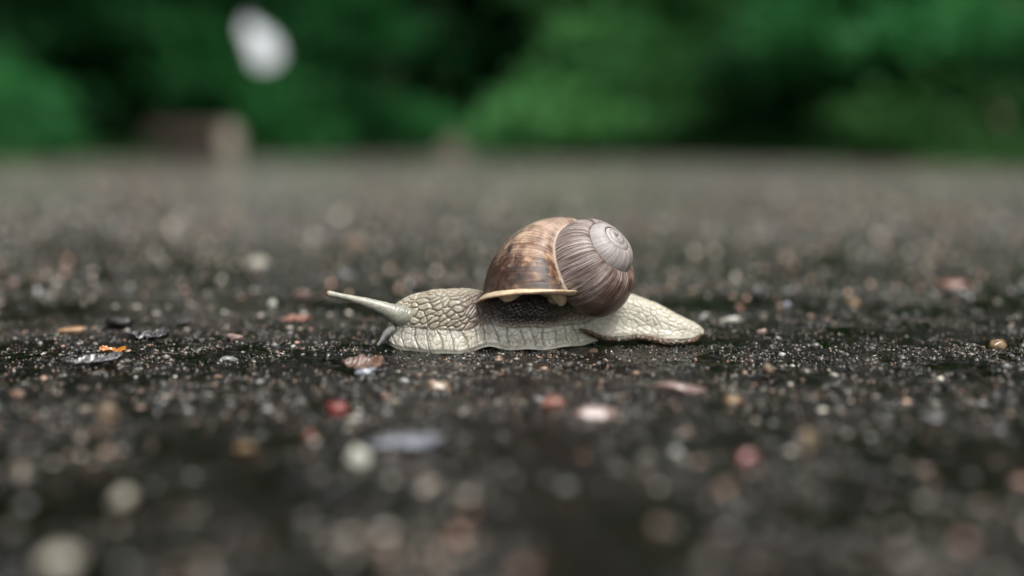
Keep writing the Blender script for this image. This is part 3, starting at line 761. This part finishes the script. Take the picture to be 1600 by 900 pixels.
def build_bits():
    red = mat_tint("red_stone", (.15, .028, .024), .5); white = mat_tint("white_stone", (.42, .42, .36), .3)
    tan = mat_tint("tan_stone", (.15, .108, .068), .5); pink = mat_tint("pink_stone", (.17, .112, .096), .5)
    black = mat_tint("black_stone", (.012, .011, .010), .4); ochre = mat_tint("ochre_stone", (.16, .10, .045), .5)
    grey = mat_tint("blue_grey_stone", (.13, .14, .16), .5); pale = mat_tint("pale_stone", (.26, .245, .19), .4)
    orange = mat_tint("orange_leaf", (.30, .105, .012), .5, .25); brown = mat_tint("brown_leaf", (.095, .052, .034), .6, .3)
    bark = mat_tint("black_bark", (.035, .032, .032), .7, .22, 500); straw = mat_tint("straw_leaf", (.26, .15, .075), .6, .4)
    rust = mat_tint("rust_stone", (.17, .065, .042), .6)
    P = pebble
    P("pebble", "round dark red pebble on the wet asphalt", "pebble", -31.9, -58.9, (4.6, 3.6, 3.4), red, 1)
    P("pebble", "tiny pinkish red pebble behind the round white pebble", "pebble", -33.1, -76.5, (2.1, 1.8, 1.7), rust, 2)
    P("pebble", "round white pebble on dark wet asphalt", "pebble", -23.0, -90.4, (3.6, 3.2, 3.0), white, 3)
    P("pebble", "tall tan pebble standing on its end beyond the pale grit", "pebble", -69.4, -69.5, (3.8, 3.2, 5.0), tan, 4, .2, .15)
    P("stone_chip", "flat orange and straw coloured stone chip beside the black bark lump", "stone", -116.4, 23.6, (8.6, 3.5, 2.0), straw, 5, .1)
    P("bark_lump", "large black lump of bark near the orange chip", "bark", -105.0, 26.5, (8.6, 5, 3.6), black, 6, -.35, .05)
    P("bark_lump", "small black lump of bark lying alone on grit", "bark", -90.4, 33.4, (5.4, 3, 2.3), black, 7, .2, .1)
    flake("bark_strip", "shiny black strip of bark under the orange leaf scrap", "bark", -92.0, -21.0, 12.5, 3.4, bark, 8, .42, .7, .25, .5, .7)
    flake("leaf_scrap", "small bright orange leaf scrap beside the bark strip", "leaf", -91.0, -12.2, 6.6, 2.0, orange, 9, -.12, .5, .2, .25, .9)
    flake("leaf_curl", "dark curled leaf with pale edge between the bark lumps and the snail", "leaf", -89.0, 5.0, 9.5, 4.2, bark, 10, .3, 1.0, .25, .3, .7)
    flake("leaf_scrap", "flat rusty brown leaf scrap in front of the snail's head", "leaf", -32.0, -24.5, 9.2, 5.5, brown, 11, -.1, .5, .25, .3, .9)
    P("stone_chip", "blue-grey wet chip under the rusty leaf scrap", "stone", -31.0, -28.2, (4.6, 3, 2.0), grey, 12, .2)
    P("stone_slab", "long flat pink stone in front of the snail's tail", "stone", 32.4, -46.0, (11.2, 4.5, 2.5), pink, 13, -.05)
    P("pebble", "angular tan pebble to the right of the flat pink stone", "pebble", 53.3, -32.2, (2.8, 2.5, 2.7), tan, 14, .5, .05)
    P("pebble", "small ochre pebble next to the flat pink stone", "pebble", 41.3, -53.0, (3.2, 2.4, 1.9), ochre, 15)
    P("stone_slab", "flat sandy brown stone in front of the snail's neck", "stone", -15.0, -39.6, (5.6, 3.4, 2.3), tan, 16)
    P("stone_chip", "salmon pink stone with a rusty side in front of the shell", "stone", 7.9, -57.4, (5.0, 3.2, 2.8), rust, 17, .3)
    P("stone_slab", "broad pale pink wet stone beside the rusty salmon stone", "stone", 15.5, -63.0, (8.4, 4.2, 2.6), pink, 18, .15)
    P("pebble", "upright orange-tan pebble on the dark near asphalt", "pebble", 46.4, -83.4, (3.0, 2.4, 3.4), tan, 19, .1, .1)
    P("pebble", "dark wine red pebble left of the upright tan pebble", "pebble", 35.7, -88.8, (3.6, 2.8, 2.4), red, 20, .4)
    P("pebble", "cream pebble out of focus on the near dark asphalt", "pebble", -52.0, -107.2, (3.4, 3.0, 2.8), pale, 21)
    P("pebble", "large pale yellowish pebble at the near edge of view", "pebble", -51.4, -127.4, (4.4, 3.6, 2.8), pale, 22)
    P("pebble", "black rounded pebble beyond the snail's tail", "pebble", 77.1, 74.0, (4.8, 4, 4.6), black, 23, 0, .1)
    P("stone_chip", "flat black chip on shiny asphalt right of the snail", "stone", 87.0, -19.5, (4.2, 2.5, 1.6), black, 24)
    P("pebble", "yellow-brown rough pebble far right of the snail's tail", "pebble", 115.8, -2.0, (4.6, 3.6, 3.2), ochre, 25, .3)
    P("pebble", "small bright white pebble beyond the eye stalk", "pebble", -72.4, 62.9, (2.8, 2.4, 2.4), white, 26)
    P("pebble", "flat pink pebble beyond the eye stalk", "pebble", -67.0, 79.0, (6.8, 4, 2.8), pink, 27)
    flake("leaf_scrap", "thin reddish leaf scrap on grit before the eye stalk", "leaf", -58.7, 32.4, 8.0, 3.0, rust, 28, .1, .4, .25, .3, .9)
    P("stone_chip", "pale speckled chip on the grit left of the snail", "stone", -68.7, 8.0, (4.6, 3, 2.2), pink, 29, .2)
    P("stone_slab", "broad blue-grey slab added as the sheen of a wet patch behind the round white pebble", "stone", -17.5, -80.0, (13.0, 6.0, 2.0), grey, 30, .25, .4)  # added shape, its colour gives the reflection on a wet film
    P("pebble", "orange-brown pebble left of the blue-grey sheen slab", "pebble", -41.9, -83.8, (3.8, 2.8, 1.9), ochre, 31)
    P("stone_slab", "large tan cobble far beyond the eye stalk", "stone", -76.6, 252, (13, 8, 6), tan, 32)
    P("stone_slab", "pale stone beyond the snail's head, half sunk in asphalt", "stone", -104.3, 170, (9.6, 6, 4.8), pale, 33)
    P("stone_chip", "dark brown chip beyond the wet grit on the right", "stone", 116.8, 99, (5.2, 4, 3), black, 34)
    P("stone_slab", "long orange-brown stone beyond the shiny grit", "stone", 150.6, 102, (13, 6, 3.2), rust, 35)
    P("stone_chip", "small amber chip beyond the snail's tail", "stone", 105.9, 70, (4.8, 3, 2.0), ochre, 36)
    P("pebble", "upright blue-white pebble beyond the snail's tail", "pebble", 79.8, 50.6, (2.6, 2.2, 3.0), grey, 37, 0, .1)
    P("stone_slab", "flat white stone just past the tip of the tail", "stone", 61.6, 39.4, (7.2, 3.4, 1.8), white, 38)
    P("pebble", "small pinkish tan pebble right of the tail tip", "pebble", 63.3, 14.2, (3.5, 2.6, 2.0), pink, 39)
    P("pebble", "small reddish pebble by the blue-white upright pebble", "pebble", 67.5, 55, (2.4, 2, 2.2), rust, 40)

# ------------------------------------------------------------------ woodland behind the path
def mat_leaf(name, dark, light):
    M = Mat(name)
    r = M.attr("vary").outputs['Fac']
    c = M.ramp(r, [(0, dark), (1, light)])
    M.set(Base_Color=c, Roughness=.5, Specular_IOR_Level=.2)
    tr = M.node("BsdfTranslucent"); M.link(c, tr.inputs[0])
    mx = M.node("MixShader"); mx.inputs[0].default_value = .35
    M.link(M.b.outputs[0], mx.inputs[1]); M.link(tr.outputs[0], mx.inputs[2]); M.link(mx.outputs[0], M.out.inputs[0])
    return M.m

def leaves(blobs, n, size, seed, clump=.16, keep=None):
    """leaf faces in clumps spread through ellipsoids: blobs = [(centre, radii, share)]"""
    rng = np.random.default_rng(seed)
    tot = sum(b[2] for b in blobs); C = []; CV = []
    for c, r, s in blobs:
        m = int(n * s / tot)
        nc = max(5, m // 130)
        d = rng.normal(size=(nc, 3)); d /= np.linalg.norm(d, axis=1)[:, None]
        rad = rng.random(nc) ** .42
        cc = np.array(c) + d * rad[:, None] * np.array(r)
        i = rng.integers(0, nc, m)
        cs = clump * rng.uniform(.55, 1.2, nc)
        CV.append(rng.normal(0, .22, nc)[i])
        C.append(cc[i] + rng.normal(size=(m, 3)) * cs[i][:, None] * np.array([1.15, 1, .5]))
    C = np.concatenate(C); CV = np.concatenate(CV)
    ok = C[:, 2] > .02
    if keep is not None: ok &= keep(C)
    C = C[ok]; CV = CV[ok]
    m = len(C)
    nrm = rng.normal(size=(m, 3)) * .75 + np.array([0, -.15, .8]); nrm /= np.linalg.norm(nrm, axis=1)[:, None]
    a = np.cross(nrm, rng.normal(size=(m, 3))); a /= np.linalg.norm(a, axis=1)[:, None]; b = np.cross(nrm, a)
    s = size * rng.uniform(.6, 1.3, m)[:, None]
    V = np.stack([C - a * s, C + b * s * .48 + nrm * s * .12, C + a * s - nrm * s * .15, C - b * s * .48 + nrm * s * .12], 1).reshape(-1, 3)
    F4 = np.arange(m * 4).reshape(-1, 4)
    me = mesh("crown", V, F4, False)
    attr(me, "vary", np.repeat(np.clip(rng.normal(.5, .2, m) + CV, 0, 1), 4))
    return me

def limb_mesh(name, segs):
    VV, FF = [], []; off = 0
    for p, r in segs:
        Vt, Ft, _ = tube(np.array(p, float), r, 10, seed=3, wob=.2)
        VV.append(Vt); FF.append(Ft + off); off += len(Vt)
    return mesh(name, np.concatenate(VV), np.concatenate(FF))

def tree(name, label, cat, base, h, blobs, n, size, m, seed, bark, r0=.06, clump=.16, keep=None, group=None):
    base = np.array(base, float)
    root = obj(name, None, loc=tuple(base))
    tag(root, label, cat, group)
    rng = np.random.default_rng(seed)
    segs = []
    top = np.array([rng.normal() * .08, rng.normal() * .08, h])
    segs.append(([(0, 0, -.1), (top[0] * .3, top[1] * .3 + .01, h * .35), (top[0] * .7 + .02, top[1] * .7, h * .7), tuple(top)], [r0, r0 * .8, r0 * .55, r0 * .15]))
    trunk = obj("trunk", limb_mesh("trunk", segs), bark, root)
    br = []
    for c, r, s in blobs:
        for _ in range(2):
            st = np.array([0, 0, min(max(.15, c[2] * rng.uniform(.35, .8)), h * .8)])
            en = np.array(c) + rng.normal(size=3) * np.array(r) * .4
            en[2] = max(en[2], .1)
            md = (st + en) / 2 + np.array([0, 0, .08])
            br.append(([tuple(st), tuple(md), tuple(en)], [r0 * .4, r0 * .25, r0 * .08]))
    obj("limbs", limb_mesh("limbs", br), bark, root)
    kf = (lambda C: keep(C + base)) if keep else None
    obj("crown", leaves(blobs, n, size, seed, clump, kf), m, root)
    return root

def open_gap(C):
    """an opening between the crowns, low over the far end of the path: no leaves reach into it"""
    # tunnel running away from the path between two trees
    d = np.array([-.2332, .9677, .0960]); o = np.array([-1.455, 5.7, .640])
    q = C - o; t = q @ d; perp = q - t[:, None] * d
    w = perp[:, 0] * .96 + perp[:, 1] * .25; zz = perp[:, 2]
    ok1 = (w / (.110 + .0135 * t + .03 * np.maximum(t - 5, 0))) ** 2 + ((zz + .02 * 1) / (.125 + .016 * t + .03 * np.maximum(t - 5, 0))) ** 2 > 1
    w2 = w + .10 + .012 * t; z2 = zz - .15 - .016 * t
    ok2 = (w2 / (.09 + .011 * t)) ** 2 + (z2 / (.12 + .014 * t)) ** 2 > 1
    return (ok1 & ok2) | (t < -.8)

def build_woods():
    bark = mat_tint("dark_bark", (.05, .038, .026), .5, .85, 30, 0.0, bump=.01)
    lv_dark = mat_leaf("leaf_dark", (.009, .058, .016), (.024, .12, .032))
    lv_mid = mat_leaf("leaf_mid", (.016, .12, .032), (.045, .22, .056))
    lv_light = mat_leaf("leaf_light", (.04, .18, .044), (.12, .33, .10))
    lv_olive = mat_leaf("leaf_olive", (.014, .062, .012), (.036, .12, .024))
    # forest floor on both sides and across the end of the path: low banks of soil
    def bank(name, label, inner, outer, seed):
        k = 60; m = 14
        inn = np.array(inner, float); out = np.array(outer, float)
        t = np.linspace(0, 1, k); ti = np.linspace(0, 1, len(inn))
        I = np.stack([np.interp(t, ti, inn[:, i]) for i in range(2)], -1); Ou = np.stack([np.interp(t, ti, out[:, i]) for i in range(2)], -1)
        I = I + np.stack([.06 * noise(t * 14, t * 0, seed), .06 * noise(t * 14, t * 0 + 5, seed)], -1)
        s = np.linspace(0, 1, m) ** 2
        P = I[:, None] * (1 - s)[None, :, None] + Ou[:, None] * s[None, :, None]
        z = -.006 + .05 * sstep(0, .03, s)[None] + .12 * s[None] + .02 * noise(P[..., 0] * 3, P[..., 1] * 3, seed)
        o = obj(name, mesh(name, np.concatenate([P, z[..., None]], -1).reshape(-1, 3), gridfaces(k, m)), mat_tint("leaf_litter", (.022, .026, .012), .6, .8, 25, 0.0, bump=.02))
        tag(o, label, "ground", kind="structure")
    bank("bank", "brown leaf litter bank along the left path edge", [(-1.9, 2.0), (-2.0, 3.6), (-2.6, 6.2), (-2.0, 7.2)], [(-14, 1), (-16, 6), (-16, 14), (-12, 22)], 5)
    bank("bank", "brown leaf litter bank along the right path edge", [(1.2, 1.4), (1.35, 3.0), (1.35, 4.4), (1.1, 6.4), (.6, 8.6)], [(12, 0), (14, 4), (16, 8), (16, 14), (10, 22)], 6)
    bank("bank", "leaf litter bank across the far end of the path", [(-2.2, 7.0), (-1.5, 8.7), (-.4, 9.0), (.8, 8.7)], [(-13, 20), (-6, 24), (2, 24), (10, 20)], 7)

    T = tree; G = dict(keep=open_gap)
    # right of the path
    T("shrub", "bright green bushy shrub at the right far corner of the path", "shrub", (.75, 7.2, 0), 1.5,
      [((-.35, -.1, .25), (.45, .4, .28), 1.2), ((.1, 0, .45), (.55, .4, .4), 1.5), ((-.05, .0, .75), (.35, .35, .3), .8), ((.55, .1, .75), (.4, .4, .3), .8), ((.15, .1, 1.35), (.6, .4, .28), 1.3)], 26000, .05, lv_light, 201, bark, .03, .13)
    T("young_tree", "light green young tree with leaves hanging over the bright shrub", "tree", (1.25, 8.6, 0), 3.2,
      [((-.3, -.3, 1.5), (.8, .6, .35), 1.2), ((.3, 0, 2.3), (1.1, .9, .6), 1.5), ((-.2, .2, 3.1), (1.0, .9, .6), 1)], 22000, .06, lv_light, 202, bark, .05, .18)
    T("shrub", "dark green shrub with spreading layered branches right of the path", "shrub", (1.9, 4.6, 0), 1.6,
      [((-.35, 0, .60), (.35, .3, .14), .9), ((.1, .2, .85), (.5, .3, .12), .8), ((.3, .1, .30), (.45, .4, .25), 1), ((.0, .3, 1.4), (.8, .6, .35), 1.5)], 17000, .045, lv_mid, 203, bark, .03, .10)
    T("shrub", "low olive green shrub on the right path edge", "shrub", (1.75, 3.5, 0), .7,
      [((-.1, 0, .12), (.4, .3, .12), 1), ((.3, .1, .22), (.4, .3, .18), 1)], 7000, .032, lv_olive, 204, bark, .02, .08)
    T("shrub", "mid green shrub with an upper branch reaching over the right path edge", "shrub", (2.1, 3.6, 0), 1.3,
      [((-.25, .1, .46), (.42, .3, .10), 1), ((.1, .2, .62), (.5, .4, .14), .8), ((.2, .3, 1.2), (.8, .6, .3), 1.5)], 14000, .04, lv_mid, 205, bark, .03, .09)
    T("tree", "tall dark tree behind the layered shrubs on the right", "tree", (3.2, 6.2, 0), 5.5,
      [((-.6, -.2, .9), (1.3, .8, .9), 2), ((0, 0, 2.6), (1.8, 1.5, 1.0), 2), ((.6, .5, 4.0), (1.7, 1.5, 1.0), 1.5)], 17000, .07, lv_dark, 206, bark, .12, .22)
    T("tree", "broad dark tree deep in the wood on the right", "tree", (2.9, 9.6, 0), 6.5,
      [((-.5, 0, 1.0), (1.6, .9, 1.0), 2), ((0, 0, 3.0), (2.2, 1.8, 1.2), 2), ((.3, .3, 5.0), (2.2, 1.8, 1.1), 1.5)], 17000, .08, lv_dark, 207, bark, .14, .25)
    # behind the end of the path
    T("shrub", "mid green rounded shrub at the far end of the path", "shrub", (-1.15, 9.4, 0), 1.0,
      [((0, 0, .3), (.5, .35, .26), 1), ((.35, -.05, .2), (.35, .3, .18), .7), ((-.3, 0, .35), (.3, .3, .25), .7)], 12000, .048, lv_mid, 208, bark, .03, .11)
    T("tree", "dark leaning tree standing behind the rounded shrub", "tree", (-.9, 12.0, 0), 6.5,
      [((-.2, 0, 1.2), (.9, .8, .5), .8), ((.3, .3, 2.6), (1.8, 1.4, .9), 2), ((.2, .2, 4.4), (2.0, 1.6, 1.0), 2)], 15000, .08, lv_dark, 209, bark, .13, .24, **G)
    T("tree", "dark dense tree closing the view at the end of the path", "tree", (.5, 14.0, 0), 7.0,
      [((0, 0, 1.0), (2.2, .9, 1.1), 2.5), ((0, 0, 3.2), (2.4, 1.6, 1.2), 2), ((-.2, -.4, 5.2), (2.6, 2.2, 1.1), 2.5)], 18000, .09, lv_dark, 210, bark, .15, .28, **G)
    # left of the path
    T("young_tree", "pale green young tree right of the bright gap in the leaves", "tree", (-1.75, 8.2, 0), 2.6,
      [((0, -.1, .45), (.28, .3, .4), .8), ((.28, 0, 1.15), (.5, .4, .35), 1.3), ((.3, 0, 1.9), (.9, .6, .45), 1.3)], 15000, .055, lv_mid, 211, bark, .04, .13, **G)
    T("young_tree", "green young tree left of the bright gap in the leaves", "tree", (-3.0, 8.4, 0), 3.2,
      [((.35, 0, .75), (.45, .4, .4), 1), ((-.1, 0, 1.25), (.6, .5, .4), 1.2), ((.1, 0, 2.2), (1.1, .8, .6), 1.8)], 20000, .06, lv_mid, 212, bark, .05, .15, **G)
    T("shrub", "mid green shrub with arching branches on the left path edge", "shrub", (-2.75, 4.8, 0), 1.0,
      [((.1, 0, .22), (.42, .35, .17), 1.3), ((-.25, .1, .36), (.4, .35, .18), 1), ((-.5, .1, .2), (.4, .3, .2), .8)], 14000, .04, lv_mid, 213, bark, .03, .09)
    T("tree", "dark tree overhanging the arching shrub on the left", "tree", (-4.0, 6.2, 0), 5.5,
      [((.0, 0, .95), (1.0, .7, .55), 1.5), ((.5, 0, 2.3), (1.6, 1.3, .8), 2), ((-.3, .4, 3.8), (1.7, 1.5, .9), 1.5)], 16000, .07, lv_dark, 214, bark, .12, .2, **G)
    T("tree", "dark bushy tree behind the log on the left", "tree", (-3.4, 10.6, 0), 6.0,
      [((0, 0, .9), (1.3, .8, .9), 2), ((0, 0, 2.8), (1.8, 1.4, 1.0), 2), ((0, .3, 4.6), (1.9, 1.7, 1.0), 1.5)], 16000, .08, lv_dark, 215, bark, .13, .24, **G)
    T("tree", "broad tree deep in the wood on the left", "tree", (-6.2, 9.0, 0), 6.5,
      [((0, 0, 1.2), (1.8, 1.2, 1.2), 2), ((0, 0, 3.2), (2.2, 1.8, 1.2), 2)], 12000, .09, lv_dark, 216, bark, .14, .26, **G)
    # the wood beyond, plus an unseen ring of trees added to hold back skylight
    ring = [((11.5 * math.sin(q), 3.5 + 13.0 * math.cos(q), 6.2), (3.6, 3.6, 6.6), 1) for q in np.linspace(0, 2 * np.pi, 15)[:-1] if abs(q - np.pi) > .5]
    low = [((5, 15.5, .9), (3, 1.2, 1.0), .5), ((-5.5, 15.5, .7), (2.5, 1.2, .8), .4), ((-9, 17, 2.0), (4.5, 1.8, 2.4), .7), ((-3.2, 18.5, 2.0), (4.5, 1.8, 2.4), .8), ((3, 18.5, 2.0), (4.5, 1.8, 2.4), .8), ((9, 16, 2.0), (4.5, 2, 2.4), .7)]
    me = leaves(ring + low, 170000, .27, 230, .55, open_gap)
    o = obj("surround_wood", me, lv_dark)
    tag(o, "dark leafy mass of the wood beyond and unseen around the path", "woodland", kind="stuff")

    rng = np.random.default_rng(77); n = 9000
    e = np.array([(-1.95, 2.0), (-2.05, 3.6), (-2.65, 6.2), (-2.1, 7.4), (-1.5, 8.75), (-.4, 9.05), (.7, 8.7), (1.15, 6.4), (1.4, 4.4), (1.4, 3.0), (1.25, 1.4)])
    t = rng.random(n) * (len(e) - 1.001); i = t.astype(int); f = (t - i)[:, None]
    p = e[i] * (1 - f) + e[i + 1] * f
    dr = e[i + 1] - e[i]; no = np.stack([-dr[:, 1], dr[:, 0]], -1) / np.linalg.norm(dr, axis=1)[:, None]
    p = p + no * (np.abs(rng.normal(0, .16, n)) - .03)[:, None] + rng.normal(0, .03, (n, 2))
    hgt = rng.uniform(.03, .13, n) * (1 + .7 * noise(p[:, 0] * 2, p[:, 1] * 2, 5)); a = rng.uniform(0, 6.28, n); le = rng.normal(0, .4, (n, 2)) * hgt[:, None]
    w = np.stack([np.cos(a), np.sin(a)], -1) * .004
    z0 = np.zeros(n)
    V = np.stack([np.c_[p - w, z0], np.c_[p + w, z0], np.c_[p + w * .6 + le * .4, hgt * .6], np.c_[p - w * .6 + le * .4, hgt * .6], np.c_[p + le, hgt]], 1).reshape(-1, 3)
    b = np.arange(n)[:, None] * 5
    Fg = np.concatenate([b + np.array([[0, 1, 2]]), b + np.array([[0, 2, 3]]), b + np.array([[3, 2, 4]])])
    me = mesh("grass", V, Fg, False); attr(me, "vary", np.repeat(rng.random(n), 5))
    tag(obj("grass", me, lv_olive), "short green grass along the edge of the path", "grass", kind="stuff")

    # a sawn log lying at the left path edge, pale end towards the path
    root = obj("log", None, loc=(-1.86, 6.4, .12))
    tag(root, "brown sawn log with pale cut end lying left of the path", "log")
    n, m = 40, 40
    tt = np.linspace(0, 1, n); a = np.linspace(0, 2 * np.pi, m, endpoint=False)
    rad = .10 * (1 + .12 * tt[:, None]) * (1 + .05 * noise(np.cos(a)[None] * 2 + tt[:, None] * 2, np.sin(a)[None] * 2 + 0 * tt[:, None], 8) + .04 * noise(a[None] * 6 / 1.0 + 0 * tt[:, None], tt[:, None] * 4 + 0 * a[None], 9))
    L = .86
    V = np.stack([-tt[:, None] * L + 0 * rad, .22 * tt[:, None] + rad * np.cos(a)[None], -.0 * tt[:, None] + rad * np.sin(a)[None]], -1).reshape(-1, 3)
    obj("log_bark", mesh("log_bark", V, gridfaces(n, m, True)), mat_tint("log_bark_brown", (.042, .032, .022), .5, .8, 40, 0.0, bump=.01), root)
    for end, x0 in ((0, .004), (n - 1, -L - .004)):
        ring = V[end * m:(end + 1) * m] * 1.0; ring[:, 0] = x0
        cc = ring.mean(0); VV = np.concatenate([ring, [cc + np.array([.004 if end == 0 else -.004, 0, 0])]])
        Fc = np.array([(j, (j + 1) % m, m) for j in range(m)])
        M = Mat("sawn_wood"); co = M.coord("Object")
        w = M.node("TexWave", wave_type='RINGS', rings_direction='X'); w.inputs['Scale'].default_value = 30; w.inputs['Distortion'].default_value = 2
        M.link(co, w.inputs[0])
        M.set(Base_Color=M.ramp(w.outputs['Fac'], [(0, (.26, .22, .17)), (1, (.38, .34, .28))]), Roughness=.8)
        c = obj("cut_end", mesh("cut_end", VV, Fc), M.m, root); c["label"] = "pale sawn end of the log"
    root.rotation_euler = (0, 0, math.radians(-24))
    # a short pale stump at the far end of the path
    root = obj("stump", None, loc=(-.52, 8.55, 0))
    tag(root, "short pale brown stump at the far end of the path", "stump")
    prof = [(.15, -.03), (.13, .03), (.11, .08), (.10, .12), (.098, .165)]
    V = np.array([[(r * (1 + .07 * math.sin(3 * q) + .04 * math.sin(7 * q + 1))) * math.cos(q), r * (1 + .07 * math.sin(3 * q) + .04 * math.sin(7 * q + 1)) * math.sin(q), z] for r, z in prof for q in a])
    obj("stump_side", mesh("stump_side", V, gridfaces(len(prof), m, True)), mat_tint("stump_wood", (.12, .092, .074), .4, .8, 40, 0.0, bump=.01), root)
    ring = V[-m:].copy(); ring[:, 2] += .001
    obj("cut_top", mesh("cut_top", np.concatenate([ring, [[0, 0, .168]]]), np.array([(j, (j + 1) % m, m) for j in range(m)])), mat_tint("stump_top", (.22, .19, .155), .3, .8, 60, 0.0, bump=.004), root)

PATH = build_ground()
build_woods()
build_snail()
build_stones(PATH)
build_bits()
